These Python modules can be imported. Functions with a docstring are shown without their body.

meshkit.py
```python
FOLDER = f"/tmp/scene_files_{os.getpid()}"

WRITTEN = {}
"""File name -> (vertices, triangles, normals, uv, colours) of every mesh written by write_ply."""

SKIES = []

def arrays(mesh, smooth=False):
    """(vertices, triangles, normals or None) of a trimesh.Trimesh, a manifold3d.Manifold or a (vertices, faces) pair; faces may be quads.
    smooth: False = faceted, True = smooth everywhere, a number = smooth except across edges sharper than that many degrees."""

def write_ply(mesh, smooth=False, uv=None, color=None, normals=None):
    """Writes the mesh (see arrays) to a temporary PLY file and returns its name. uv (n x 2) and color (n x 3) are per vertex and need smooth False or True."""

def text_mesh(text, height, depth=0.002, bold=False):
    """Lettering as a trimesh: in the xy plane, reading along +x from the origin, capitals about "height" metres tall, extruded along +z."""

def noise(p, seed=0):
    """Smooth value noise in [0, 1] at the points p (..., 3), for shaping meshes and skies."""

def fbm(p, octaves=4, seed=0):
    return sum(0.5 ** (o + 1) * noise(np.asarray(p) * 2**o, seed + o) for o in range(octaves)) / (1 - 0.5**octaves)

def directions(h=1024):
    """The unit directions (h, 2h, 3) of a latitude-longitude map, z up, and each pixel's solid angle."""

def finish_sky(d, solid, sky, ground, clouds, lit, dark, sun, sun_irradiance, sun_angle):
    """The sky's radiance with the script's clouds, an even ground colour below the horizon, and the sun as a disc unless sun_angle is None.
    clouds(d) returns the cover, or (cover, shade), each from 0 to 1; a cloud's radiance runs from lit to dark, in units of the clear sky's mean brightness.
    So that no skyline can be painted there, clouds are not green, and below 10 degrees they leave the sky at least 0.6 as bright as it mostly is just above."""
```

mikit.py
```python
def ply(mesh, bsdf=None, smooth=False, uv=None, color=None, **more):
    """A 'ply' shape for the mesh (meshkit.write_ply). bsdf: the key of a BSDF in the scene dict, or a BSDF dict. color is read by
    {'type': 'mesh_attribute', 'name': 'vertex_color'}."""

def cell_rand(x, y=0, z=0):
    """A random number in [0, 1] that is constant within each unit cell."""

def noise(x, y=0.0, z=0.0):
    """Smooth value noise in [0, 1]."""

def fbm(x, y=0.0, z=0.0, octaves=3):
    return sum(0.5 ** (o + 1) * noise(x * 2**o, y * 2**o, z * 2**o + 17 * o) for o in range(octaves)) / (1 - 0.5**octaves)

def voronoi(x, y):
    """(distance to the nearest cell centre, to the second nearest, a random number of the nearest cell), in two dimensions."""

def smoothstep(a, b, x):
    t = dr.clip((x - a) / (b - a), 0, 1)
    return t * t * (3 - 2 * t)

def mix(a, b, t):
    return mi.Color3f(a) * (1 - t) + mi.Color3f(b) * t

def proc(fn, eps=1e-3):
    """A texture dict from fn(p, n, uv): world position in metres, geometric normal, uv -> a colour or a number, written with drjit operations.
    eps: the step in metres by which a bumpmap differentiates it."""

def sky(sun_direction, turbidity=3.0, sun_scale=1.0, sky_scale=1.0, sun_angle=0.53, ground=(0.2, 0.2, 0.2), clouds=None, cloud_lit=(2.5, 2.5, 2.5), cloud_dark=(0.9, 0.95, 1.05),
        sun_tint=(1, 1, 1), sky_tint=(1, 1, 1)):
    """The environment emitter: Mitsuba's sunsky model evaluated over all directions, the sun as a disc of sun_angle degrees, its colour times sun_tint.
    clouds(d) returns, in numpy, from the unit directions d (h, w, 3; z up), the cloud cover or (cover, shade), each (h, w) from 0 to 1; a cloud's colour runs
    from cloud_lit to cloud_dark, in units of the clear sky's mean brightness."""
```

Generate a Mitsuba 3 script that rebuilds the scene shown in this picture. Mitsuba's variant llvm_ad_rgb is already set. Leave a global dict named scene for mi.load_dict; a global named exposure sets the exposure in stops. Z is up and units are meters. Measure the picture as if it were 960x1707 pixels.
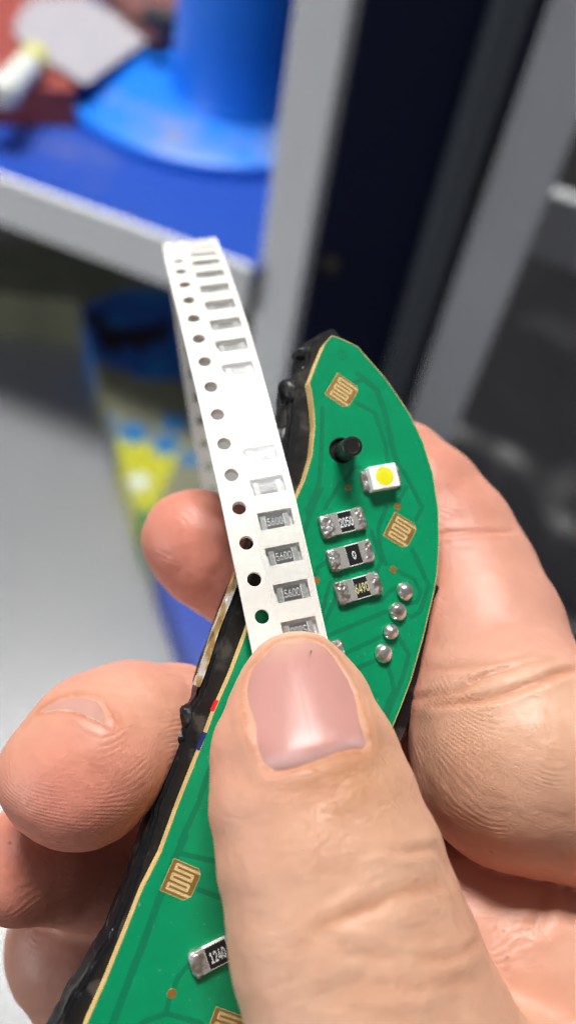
import math, random
import numpy as np, trimesh, manifold3d as m3, shapely.geometry as sg, shapely.affinity as sa
from scipy.spatial import cKDTree
from scipy.interpolate import CubicSpline
import drjit as dr
import mitsuba as mi
import mikit, meshkit
from mikit import noise, fbm, voronoi, smoothstep, mix, proc

random.seed(3)
rng = np.random.default_rng(3)
scene, labels = {}, {}

# ------------------------------------------------------------------ camera, light, exposure
F = 1460.0                      # focal length in pixels of the 960 x 1707 photograph
CX, CY = 480.0, 853.5
CAM = np.array([0.0, 0.0, 0.0])      # the origin is at the eye: small offsets stay exact near the hand
UPC = np.array([0.1365, 0.631, 0.7636]); UPC /= np.linalg.norm(UPC)      # world up, in the camera's axes
YC = np.array([0, 0, -1.0]) - np.dot([0, 0, -1.0], UPC) * UPC; YC /= np.linalg.norm(YC)
XC = np.cross(YC, UPC)
R = np.stack([XC, YC, UPC])     # hand axes (x right, y up, z to the viewer, mm) -> world
def world(p): return np.asarray(p, float) @ R.T * 0.001 + CAM
FOCUS = 0.091
fw, up = R @ [0, 0, -1.0], R @ [0, 1.0, 0]
scene['camera'] = {'type': 'thinlens', 'fov': 2 * math.degrees(math.atan(480 / F)), 'fov_axis': 'x', 'aperture_radius': 0.00115,
                   'focus_distance': FOCUS, 'near_clip': 0.005, 'far_clip': 50.0,
                   'to_world': mi.ScalarTransform4f().look_at(CAM.tolist(), (CAM + fw).tolist(), up.tolist())}
exposure = 0.76
scene['room_light'] = {'type': 'constant', 'radiance': {'type': 'rgb', 'value': [0.080, 0.082, 0.087]}}
LAMP_POS, LAMP_HALF, LAMP_RAD = (-0.26, 0.57, 1.20), (0.30, 0.13), 41.0

# ------------------------------------------------------------------ helpers
count = {}
def numbered(key):
    n = count.get(key, 0); count[key] = n + 1
    return key if n == 0 else f'{key}_{n:03d}'
def tm(mesh):
    v, f, _ = meshkit.arrays(mesh)
    return trimesh.Trimesh(v, f, process=False)
def put(name, mesh, bsdf, parent=None, smooth=False, color=None, in_world=False, **more):
    key = numbered(parent + '__' + name if parent else name)
    v, f, _ = meshkit.arrays(mesh)
    mesh = trimesh.Trimesh(v if in_world else world(v), f, process=False)
    scene[key] = mikit.ply(mesh, bsdf, smooth=smooth, color=color, **more)
    return key
def tag(key, label=None, category=None, group=None, kind=None):
    d = labels.setdefault(key, {})
    for k, x in (('label', label), ('category', category), ('group', group), ('kind', kind)):
        if x: d[k] = x
    return key
def P(px, py, d): return np.array([(px - CX) * d / F, (CY - py) * d / F, -d])
def cbox(lx, ly, lz, c=0.05):
    pts = []
    for s in np.ndindex(2, 2, 2):
        q = (np.array(s) * 2 - 1) * np.array([lx, ly, lz]) / 2
        for k in range(3):
            t = q - np.sign(q) * c; t[k] = q[k]; pts.append(t)
    return trimesh.convex.convex_hull(np.array(pts))
def framed(mesh, o, u, v, w):
    """The mesh, with its own x, y, z axes laid along u, v, w from o."""
    m = tm(mesh); m.vertices = np.asarray(o) + m.vertices @ np.stack([u, v, w]); return m
def moved(mesh, *t):
    m = tm(mesh); m.vertices = m.vertices + np.array(t); return m
def join(ms): return trimesh.util.concatenate([tm(m) for m in ms])
def lathe(profile, n=64):
    return trimesh.creation.revolve(np.array(profile, float), sections=n)
def extrude(poly, h):
    if hasattr(poly, 'geoms'): return join([trimesh.creation.extrude_polygon(g, h, engine='earcut') for g in poly.geoms])
    return trimesh.creation.extrude_polygon(poly, h, engine='earcut')
def resample(pts, n, closed=False):
    pts = np.asarray(pts, float)
    if closed: pts = np.vstack([pts, pts[:1]])
    s = np.r_[0, np.cumsum(np.linalg.norm(np.diff(pts, axis=0), axis=1))]
    t = np.linspace(0, s[-1], n, endpoint=not closed)
    return np.stack([np.interp(t, s, pts[:, k]) for k in range(pts.shape[1])], 1)
def rounded(pts, n, closed=False):
    pts = np.asarray(pts, float)
    q = np.vstack([pts, pts[:1]]) if closed else pts
    s = np.r_[0, np.cumsum(np.linalg.norm(np.diff(q, axis=0), axis=1))]
    return CubicSpline(s, q, bc_type='periodic' if closed else 'natural')(np.linspace(0, s[-1], n, endpoint=not closed))

# ------------------------------------------------------------------ materials
def rgb(*c): return {'type': 'rgb', 'value': list(c)}
def pr(color, rough=0.5, spec=0.5, metal=0.0, **k):
    return {'type': 'principled', 'base_color': color if isinstance(color, dict) else rgb(*color), 'roughness': rough, 'specular': spec, 'metallic': metal, **k}
def two(b): return {'type': 'twosided', 'bsdf': b}
def bump(b, fn, scale, eps): return {'type': 'bumpmap', 'arbitrary': proc(fn, eps), 'scale': scale, 'bsdf': b}
def lin(r, g, b): return tuple(((x / 255 + 0.055) / 1.055) ** 2.4 if x > 10 else x / 255 / 12.92 for x in (r, g, b))

RT = R.T.tolist()
def hand_mm(p):
    q = (p - mi.Point3f(*CAM.tolist())) * 1000.0
    return [RT[k][0] * q.x + RT[k][1] * q.y + RT[k][2] * q.z for k in range(3)]
def skin_bump(p, n, uv):
    x, y, z = hand_mm(p)
    pores = fbm(x * 2.9, y * 2.9, z * 2.9, 3) * 0.6 + noise(x * 8, y * 8, z * 8) * 0.45
    # papillary ridges of the palm side: wavy lines about half a millimetre apart (the thumb shows its back and has none)
    wx, wy = noise(x * 0.16, y * 0.16, 3.1) * 8, noise(x * 0.16, y * 0.16, 7.7) * 8
    ridge = dr.sin((y * 0.93 + x * 0.28 + wx * 0.6 + z * 0.35 + wy * 0.35) * (2 * math.pi / 0.56))
    palm = smoothstep(-80.0, -83.5, z)
    v1, v2, _ = voronoi(x * 1.5 + wx * 0.15, y * 1.9 + z * 0.8)      # fine crossing lines on the back of the thumb
    cells = smoothstep(0.0, 0.22, v2 - v1) * 0.42 * smoothstep(0.15, 0.6, noise(x * 0.4, y * 0.4, 9.0))
    return (pores * (1.0 - 0.4 * palm) + ridge * 0.13 * palm * smoothstep(0.25, 0.75, noise(x * 0.35, y * 0.35, z * 0.35))) + cells * (1 - palm)
def sweat(p, n, uv):
    x, y, z = hand_mm(p)
    a, b, c = [float(q) for q in P(535, 1345, 73.5)]
    d = dr.sqrt(dr.square(x - a) + dr.square(y - b) + dr.square(z - c))
    return 1.0 * smoothstep(6.5, 1.5, d) * smoothstep(0.45, 0.7, noise(x * 2.6, y * 2.6, z * 2.6))
scene['skin'] = two(bump(pr({'type': 'mesh_attribute', 'name': 'vertex_color'}, 0.42, 0.36, clearcoat=proc(sweat), clearcoat_gloss=0.75), skin_bump, 0.000105, 0.00006))
def nail_bump(p, n, uv):
    x, y, z = hand_mm(p)
    t = x * 0.965 + y * 0.26
    return noise(t * 4.2) * 0.8 + noise(t * 11.0, y * 0.15) * 0.4 + noise(x * 3, y * 3, z * 3) * 0.15
scene['nail'] = two(bump(pr({'type': 'mesh_attribute', 'name': 'vertex_color'}, 0.30, 0.30), nail_bump, 0.000019, 0.00008))
def mask_color(p, n, uv):
    x, y, z = hand_mm(p)
    return mix(mix((0.0003, 0.245, 0.096), (0.0005, 0.29, 0.119), fbm(x * 0.35, y * 0.35, z * 0.35, 3)), (0.16, 0.40, 0.28), smoothstep(0.90, 0.97, noise(x * 3.7, y * 3.7, z * 3.7)) * 0.6)
def mask_bump(p, n, uv):
    x, y, z = hand_mm(p)
    return fbm(x * 0.7, y * 0.7, z * 0.7, 3) + noise(x * 9, y * 9, z * 9) * 0.04
scene['solder_mask'] = two(bump(pr(proc(mask_color), 0.26, 0.5), mask_bump, 0.00004, 0.0001))
scene['trace_mask'] = two(pr((0.0008, 0.185, 0.080), 0.36, 0.5))
def fr4_color(p, n, uv):
    x, y, z = hand_mm(p)
    return mix((0.56, 0.36, 0.12), (0.74, 0.54, 0.24), fbm(x * 1.5, y * 1.5, z * 1.5, 3))
scene['fr4'] = two(pr(proc(fr4_color), 0.55, 0.4))
scene['gold'] = two(pr((0.50, 0.28, 0.075), 0.40, 0.5, 0.7))
scene['copper_via'] = two(pr((0.50, 0.26, 0.07), 0.42, 0.5, 0.7))
scene['pad_gap'] = two(pr((0.62, 0.46, 0.22), 0.5, 0.4))
def solder_color(p, n, uv):
    x, y, z = hand_mm(p)
    t = fbm(x * 1.3, y * 1.3, z * 1.3, 3)
    return mix((0.54, 0.53, 0.52), (0.25, 0.18, 0.12), smoothstep(0.42, 0.68, t) * 0.8)
def solder_bump(p, n, uv):
    x, y, z = hand_mm(p)
    return fbm(x * 3.3, y * 3.3, z * 3.3, 3)
scene['solder'] = two(bump(pr(proc(solder_color), 0.40, 0.5, 0.75), solder_bump, 0.00022, 0.00006))
def ball_bump(p, n, uv):
    x, y, z = hand_mm(p)
    return fbm(x * 1.9, y * 1.9, z * 1.9, 2)
def ball_color(p, n, uv):
    x, y, z = hand_mm(p)
    return mix((0.86, 0.84, 0.83), (0.55, 0.42, 0.36), smoothstep(0.55, 0.8, fbm(x * 0.9, y * 0.9, z * 0.9, 2)))
scene['solder_ball'] = two(bump(pr(proc(ball_color), 0.26, 0.5, 0.95), ball_bump, 0.00012, 0.00008))
scene['dull_tin'] = two(pr((0.28, 0.28, 0.28), 0.5, 0.5, 0.3))
scene['tin'] = two(pr((0.80, 0.80, 0.80), 0.36, 0.5, 0.6))
scene['matte_tin'] = two(pr((0.38, 0.37, 0.35), 0.5, 0.5, 0.3))
scene['ceramic'] = two(pr((0.82, 0.80, 0.76), 0.45, 0.5))
scene['overcoat'] = two(pr((0.012, 0.012, 0.014), 0.38, 0.5))
scene['chip_grey'] = two(pr((0.035, 0.035, 0.038), 0.45, 0.4))
scene['print_white'] = two(pr((0.80, 0.81, 0.82), 0.5, 0.4))
scene['print_grey'] = two(pr((0.62, 0.62, 0.59), 0.5, 0.4))
scene['print_yellow'] = two(pr((0.66, 0.62, 0.30), 0.5, 0.4))
scene['led_white'] = two(pr((0.90, 0.89, 0.86), 0.35, 0.5))
scene['phosphor'] = two(pr((0.80, 0.77, 0.012), 0.3, 0.5, clearcoat=1.0, clearcoat_gloss=0.95))
scene['led_inner'] = two(pr((0.80, 0.78, 0.68), 0.3, 0.5))
def black_bump(p, n, uv):
    x, y, z = hand_mm(p)
    return fbm(x * 0.9, y * 0.9, z * 0.9, 4) + fbm(x * 4, y * 1.2, z * 4, 2) * 0.3
def black_color(p, n, uv):
    x, y, z = hand_mm(p)
    s = smoothstep(0.52, 0.75, fbm(x * 0.55, y * 0.55 + 3, z * 0.55, 4))
    return mix((0.007, 0.007, 0.008), (0.05, 0.045, 0.04), s)
scene['black_plastic'] = two(bump(pr(proc(black_color), 0.42, 0.4), black_bump, 0.00009, 0.0001))
scene['black_post'] = two(pr((0.012, 0.012, 0.013), 0.35, 0.5))
def trim_color(p, n, uv):
    x, y, z = hand_mm(p)
    t = fbm(x * 1.1, y * 0.6, z * 1.1, 4)
    return mix(mix((0.62, 0.60, 0.56), (0.42, 0.27, 0.09), smoothstep(0.42, 0.56, t)), (0.07, 0.045, 0.02), smoothstep(0.60, 0.72, t))
scene['worn_trim'] = two(bump(pr(proc(trim_color), 0.4, 0.5, 0.3), black_bump, 0.0004, 0.0001))
scene['red_paint'] = two(pr((0.75, 0.02, 0.02), 0.4))
scene['blue_paint'] = two(pr((0.012, 0.03, 0.16), 0.5))
def paper_color(p, n, uv):
    x, y, z = hand_mm(p)
    return mix((0.70, 0.68, 0.625), (0.77, 0.75, 0.70), fbm(x * 1.2, y * 1.2, z * 1.2, 3))
def paper_bump(p, n, uv):
    x, y, z = hand_mm(p)
    return fbm(x * 6, y * 6, z * 6, 3)
scene['tape_paper'] = two(bump(pr(proc(paper_color), 0.6, 0.4), paper_bump, 0.00003, 0.00006))
scene['tape_backing'] = two(pr((0.66, 0.65, 0.63), 0.5, 0.4))
scene['cover_film'] = {'type': 'mask', 'opacity': 0.09, 'bsdf': {'type': 'blendbsdf', 'weight': 0.42, 'bsdf_0': two({'type': 'diffuse', 'reflectance': rgb(0.85, 0.86, 0.87)}),
                       'bsdf_1': two({'type': 'roughconductor', 'material': 'none', 'alpha': 0.105, 'specular_reflectance': rgb(0.95, 0.96, 0.98)})}}
print('materials')

# ------------------------------------------------------------------ the setting: floor, table, rack and what stands on it (world metres)
def ray(px, py): return R @ np.array([(px - CX) / F, (CY - py) / F, -1.0])
def G(px, py, z):
    """The point of the level plane z metres above the camera's height (below: negative) that lies under this pixel."""
    d = ray(px, py); return CAM + d * (z / d[2])
def flat(pts, h, z):
    m = extrude(sg.Polygon([(p[0], p[1]) for p in pts]).buffer(0), h); m.vertices[:, 2] += z; return m
Zs = -0.275                                              # top of the blue shelf
e = G(415, 452, Zs) - G(0, 300, Zs); e[2] = 0; RAIL = e / np.linalg.norm(e)
BACK = np.array([-RAIL[1], RAIL[0], 0.0]); UP = np.array([0, 0, 1.0])
if BACK[1] < 0: BACK = -BACK
def wbox(o, u, v, w, lu, lv, lw, c=0.001): return framed(cbox(lu, lv, lw, c), o, u, v, w)

def floor_color(p, n, uv):
    return mix((0.018, 0.018, 0.020), (0.05, 0.048, 0.047), fbm(p.x * 9, p.y * 9, 0.0, 4))
scene['floor_paint'] = two(pr(proc(floor_color), 0.45, 0.4))
f = trimesh.creation.box((8, 8, 0.02)); f.apply_translation((0, 1.5, -0.96))
tag(put('floor', f, 'floor_paint', in_world=True), 'dark grey workshop floor under the rack', kind='structure')

def steel_color(p, n, uv):
    s = fbm(p.x * 14, p.y * 14, p.z * 14, 4)
    return mix((0.76, 0.77, 0.78), (0.82, 0.825, 0.82), s)
scene['grey_steel'] = two(pr(proc(steel_color), 0.5, 0.4))
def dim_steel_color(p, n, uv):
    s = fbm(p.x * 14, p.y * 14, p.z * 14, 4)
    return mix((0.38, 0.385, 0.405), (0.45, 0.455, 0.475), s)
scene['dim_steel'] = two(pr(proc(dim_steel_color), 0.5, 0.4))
def shelf_color(p, n, uv):
    d = smoothstep(0.38, 0.66, fbm(p.x * 16, p.y * 16, 0.0, 4))
    return mix((0.012, 0.060, 0.37), (0.12, 0.14, 0.28), d * 0.7)
scene['blue_shelf_paint'] = two(pr(proc(shelf_color), 0.45, 0.4))
scene['navy_panel_paint'] = two(pr((0.017, 0.025, 0.072), 0.5, 0.4))
scene['dark_panel_paint'] = two(pr((0.13, 0.145, 0.165), 0.5, 0.4))

rack = 'shelf_rack'
tag(rack, 'pale grey steel rack with a blue shelf panel and an upright post', 'rack')
A = G(0, 300, Zs); Bc = G(418, 452, Zs)
mid = (A + Bc) / 2 - RAIL * 0.15; Lr = np.linalg.norm(Bc - A) + 0.3
put('rail', wbox(mid + UP * (-0.0135) + BACK * 0.002, RAIL, BACK, UP, Lr, 0.004, 0.031), 'grey_steel', rack, in_world=True)
put('shelf_panel', wbox(mid + RAIL * 0.0 + BACK * (0.0045 + 0.25) - UP * 0.006, RAIL, BACK, UP, Lr, 0.5, 0.008), 'blue_shelf_paint', rack, in_world=True)
PL = G(468, 452, Zs); 
put('post', wbox(PL + BACK * 0.008 + UP * 0.0, RAIL, BACK, UP, 0.0245, 0.016, 1.35), 'grey_steel', rack, in_world=True)
PR = G(824, 430, Zs)
e2 = PR - PL; e2[2] = 0; W2 = np.linalg.norm(e2); e2 /= W2; B2 = np.array([-e2[1], e2[0], 0])
if B2[1] < 0: B2 = -B2
put('side_panel', wbox(PL + e2 * (W2 / 2) + B2 * 0.03 + UP * 0.0, e2, B2, UP, W2 - 0.001, 0.003, 1.3, 0.0005), 'navy_panel_paint', rack, in_world=True)
cab = 'grey_cabinet'
tag(cab, 'darker grey steel frame with a cross rail beside the black plastic sheet', 'rack')
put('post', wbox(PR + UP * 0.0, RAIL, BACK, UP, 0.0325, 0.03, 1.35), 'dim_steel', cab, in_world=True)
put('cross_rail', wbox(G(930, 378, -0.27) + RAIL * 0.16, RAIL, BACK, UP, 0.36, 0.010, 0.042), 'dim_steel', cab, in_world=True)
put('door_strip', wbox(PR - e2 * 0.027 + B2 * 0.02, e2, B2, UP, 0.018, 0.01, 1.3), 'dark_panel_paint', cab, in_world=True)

# blue plastic stand on the shelf
def cone_color(p, n, uv):
    d = smoothstep(0.50, 0.72, fbm(p.x * 22, p.y * 22, p.z * 22 + 3, 4)) * smoothstep(0.6, 0.9, n.z)
    return mix((0.010, 0.19, 0.80), (0.24, 0.25, 0.28), d * 0.8)
scene['blue_plastic'] = two(pr(proc(cone_color), 0.38, 0.5))
def circle3(a, b, c):
    M = 2 * np.array([b[:2] - a[:2], c[:2] - a[:2]]); r = np.array([b[:2] @ b[:2] - a[:2] @ a[:2], c[:2] @ c[:2] - a[:2] @ a[:2]])
    o = np.linalg.solve(M, r); return o, np.linalg.norm(o - a[:2])
oc, rc = circle3(G(121, 178, Zs + 0.006), G(250, 258, Zs + 0.004), G(405, 294, Zs))
print('cone', oc, rc)
ped = lathe([(0, 0.0), (rc - 0.001, 0.0), (rc, 0.002), (rc, 0.007), (rc - 0.003, 0.010), (rc * 0.72, 0.016), (0.045, 0.020), (0.0415, 0.024), (0.0395, 0.05), (0.036, 0.30), (0.0, 0.30)], 96)
ped.vertices += [oc[0], oc[1], CAM[2] + Zs + 0.0005]
stand = 'plastic_stand'
tag(stand, 'bright blue plastic stand with a wide dusty round foot on the blue shelf', 'stand')
foot = lathe([(0, 0.0), (rc - 0.001, 0.0), (rc, 0.002), (rc, 0.007), (rc - 0.003, 0.010), (rc * 0.72, 0.015), (0.043, 0.0195), (0.0, 0.0195)], 96)
col = lathe([(0, 0.0), (0.043, 0.0), (0.0405, 0.006), (0.0395, 0.03), (0.036, 0.30), (0.0, 0.30)], 96)
bottom = np.array([oc[0], oc[1], CAM[2] + Zs])
pc = G(394, 135, Zs + 0.02)
put('foot', moved(foot, *bottom + [0, 0, -0.0018]), 'blue_plastic', stand, smooth=35, in_world=True)
put('column', moved(col, pc[0], pc[1], CAM[2] + Zs + 0.0165), 'blue_plastic', stand, smooth=35, in_world=True)

# red box, paper, tube, things behind
scene['red_card'] = two(pr((0.28, 0.055, 0.045), 0.6))
scene['maroon_cloth'] = two(pr((0.17, 0.075, 0.07), 0.8, 0.2))
scene['sheet_paper'] = two(pr((0.36, 0.345, 0.375), 0.7, 0.3))
zt = Zs + 0.020
q = [G(-140, 140, zt), G(122, 150, zt), G(150, -60, zt), G(-160, -60, zt)]
tag(put('box', flat(q, 0.0215, CAM[2] + Zs - 0.0015), 'red_card', in_world=True), 'flat dull red box lying behind the white tube on the blue shelf', 'box')
zp = zt + 0.003
q = resample([G(*a, zp) for a in [(27, 62), (24, 40), (36, 16), (60, -4), (140, -6), (256, 60), (142, 141), (62, 92)]], 80, True)
pap = extrude(sg.Polygon([(p[0], p[1]) for p in q]), 0.0006); pap = m3_ref = tm(pap)
pap.vertices[:, 2] += CAM[2] + zp
tag(put('paper', pap, 'sheet_paper', in_world=True), 'white sheet of paper lying on the red box beside the blue foot', 'paper')
q = [G(150, -40, zt), G(290, -20, zt), G(275, 40, zt), G(215, 60, zt)]
tag(put('cloth', flat([G(120, -60, Zs + 0.03), G(330, -60, Zs + 0.03), G(300, 44, Zs + 0.03), G(262, 62, Zs + 0.03), G(225, 34, Zs + 0.03)], 0.012, CAM[2] + Zs + 0.0225), 'maroon_cloth', in_world=True), 'dull brown folded cloth behind the sheet of paper', 'cloth')
scene['dark_rubber'] = two(pr((0.02, 0.018, 0.02), 0.6))
a = G(252, 26, Zs + 0.045); b = G(300, 34, Zs + 0.045)
w = b - a; w /= np.linalg.norm(w); v = np.cross(UP, w)
tag(put('handle', framed(cbox(0.03, 0.011, 0.011, 0.003), (a + b) / 2, w, v, UP), 'dark_rubber', in_world=True), 'small dark handle lying behind the blue column', 'handle')
scene['tube_white'] = two(pr((0.66, 0.68, 0.62), 0.35))
scene['tube_yellow'] = two(pr((0.60, 0.58, 0.16), 0.4))
zz = Zs + 0.030
a = G(8, 150, zz); b = G(62, 92, zz); w = b - a; Lt = np.linalg.norm(w); w /= Lt; v = np.cross(UP, w)
tag('tube', 'white plastic tube with a yellow band lying on the red box', 'tube')
prof = lambda pts: framed(framed(lathe(pts, 40), (0, 0, 0), (1, 0, 0), (0, 1, 0), (0, 0, 1)), a, v, UP, w)
put('barrel', prof([(0, -0.008), (0.006, -0.007), (0.0090, -0.003), (0.0096, 0.0), (0.0078, 0.006), (0.0074, Lt * 0.72), (0, Lt * 0.72)]), 'tube_white', 'tube', smooth=35, in_world=True)
put('band', prof([(0, Lt * 0.721), (0.0081, Lt * 0.721), (0.0081, Lt * 0.98), (0.0075, Lt), (0, Lt)]), 'tube_yellow', 'tube', smooth=35, in_world=True)

# black cable by the cabinet post
def tube_mesh(pts, r, n=10, closed_ends=True):
    pts = np.asarray(pts, float); r = np.broadcast_to(r, len(pts))
    t = np.gradient(pts, axis=0); t /= np.linalg.norm(t, axis=1, keepdims=True)
    u = np.cross(t, [0.31, 0.2, 0.93]); u /= np.linalg.norm(u, axis=1, keepdims=True); v = np.cross(t, u)
    an = np.arange(n) * 2 * np.pi / n
    V = (pts[:, None] + r[:, None, None] * (np.cos(an)[None, :, None] * u[:, None] + np.sin(an)[None, :, None] * v[:, None])).reshape(-1, 3)
    i, j = np.meshgrid(np.arange(len(pts) - 1), np.arange(n), indexing='ij'); i, j = i.ravel(), j.ravel(); j2 = (j + 1) % n
    f = np.stack([i * n + j, i * n + j2, (i + 1) * n + j2, (i + 1) * n + j], 1)
    f = np.vstack([f[:, [0, 1, 2]], f[:, [0, 2, 3]]])
    V = np.vstack([V, pts[0], pts[-1]]); c0, c1 = len(V) - 2, len(V) - 1; k = np.arange(n); k2 = (k + 1) % n
    f = np.vstack([f, np.stack([k2, k, k * 0 + c0], 1), np.stack([(len(pts) - 1) * n + k, (len(pts) - 1) * n + k2, k * 0 + c1], 1)])
    m = trimesh.Trimesh(V, f, process=False)
    if m.volume < 0: m.invert()
    return m
scene['cable_black'] = two(pr((0.008, 0.008, 0.009), 0.45))
def on_panel(px, py, off):
    """Where the pixel's ray meets the upright plane off metres in front of the side panel."""
    d = ray(px, py); o = PL + B2 * (0.03 - off); return CAM + d * (np.dot(o - CAM, B2) / np.dot(d, B2))
cab_pts = rounded([on_panel(*a) for a in [(850, 215, 0.020), (812, 300, 0.012), (770, 360, 0.008), (725, 425, 0.007), (690, 520, 0.007), (668, 640, 0.007)]], 40)
tag(put('cable', tube_mesh(cab_pts, 0.003), 'cable_black', smooth=True, in_world=True), 'black cable hanging across the dark navy panel', 'cable')
scene['dull_brass'] = two(pr((0.22, 0.20, 0.13), 0.4, 0.5, 0.5))
kb = on_panel(549, 440, 0.0025)
put('bolt', framed(lathe([(0, -0.002), (0.005, -0.002), (0.005, 0.002), (0.003, 0.004), (0, 0.0045)], 24), kb, e2, UP, -B2), 'dull_brass', rack, smooth=35, in_world=True)

# the white table, the printed sack under it, plastic sheets
def sheet_color(p, n, uv): return mix((0.17, 0.175, 0.185), (0.20, 0.205, 0.215), fbm(p.x * 11, p.y * 11, 0.0, 3))
scene['table_white'] = two(pr(proc(sheet_color), 0.38, 0.95))
Zt = -0.44
q = [G(128, 505, Zt), G(212, 800, Zt), G(328, 1130, Zt), G(430, 1420, Zt), G(560, 1800, Zt), G(-700, 1800, Zt), G(-500, 508, Zt)]
tag('table', 'smooth pale grey tabletop running back under the blue shelf', 'table')
put('table_top', flat(q, 0.012, CAM[2] + Zt - 0.012), 'table_white', 'table', in_world=True)
cq = np.mean(q, axis=0)
for k, (px, py) in enumerate([(180, 900), (-300, 700), (-300, 1650), (400, 1650)]):
    g = G(px, py, Zt); b = g + (cq - g) * 0.1
    put('leg', moved(trimesh.creation.cylinder(0.012, Zt - 0.012 + 0.95, sections=16), b[0], b[1], -0.95 + (Zt - 0.012 + 0.95) / 2), 'dim_steel', 'table', smooth=35, in_world=True)

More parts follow.
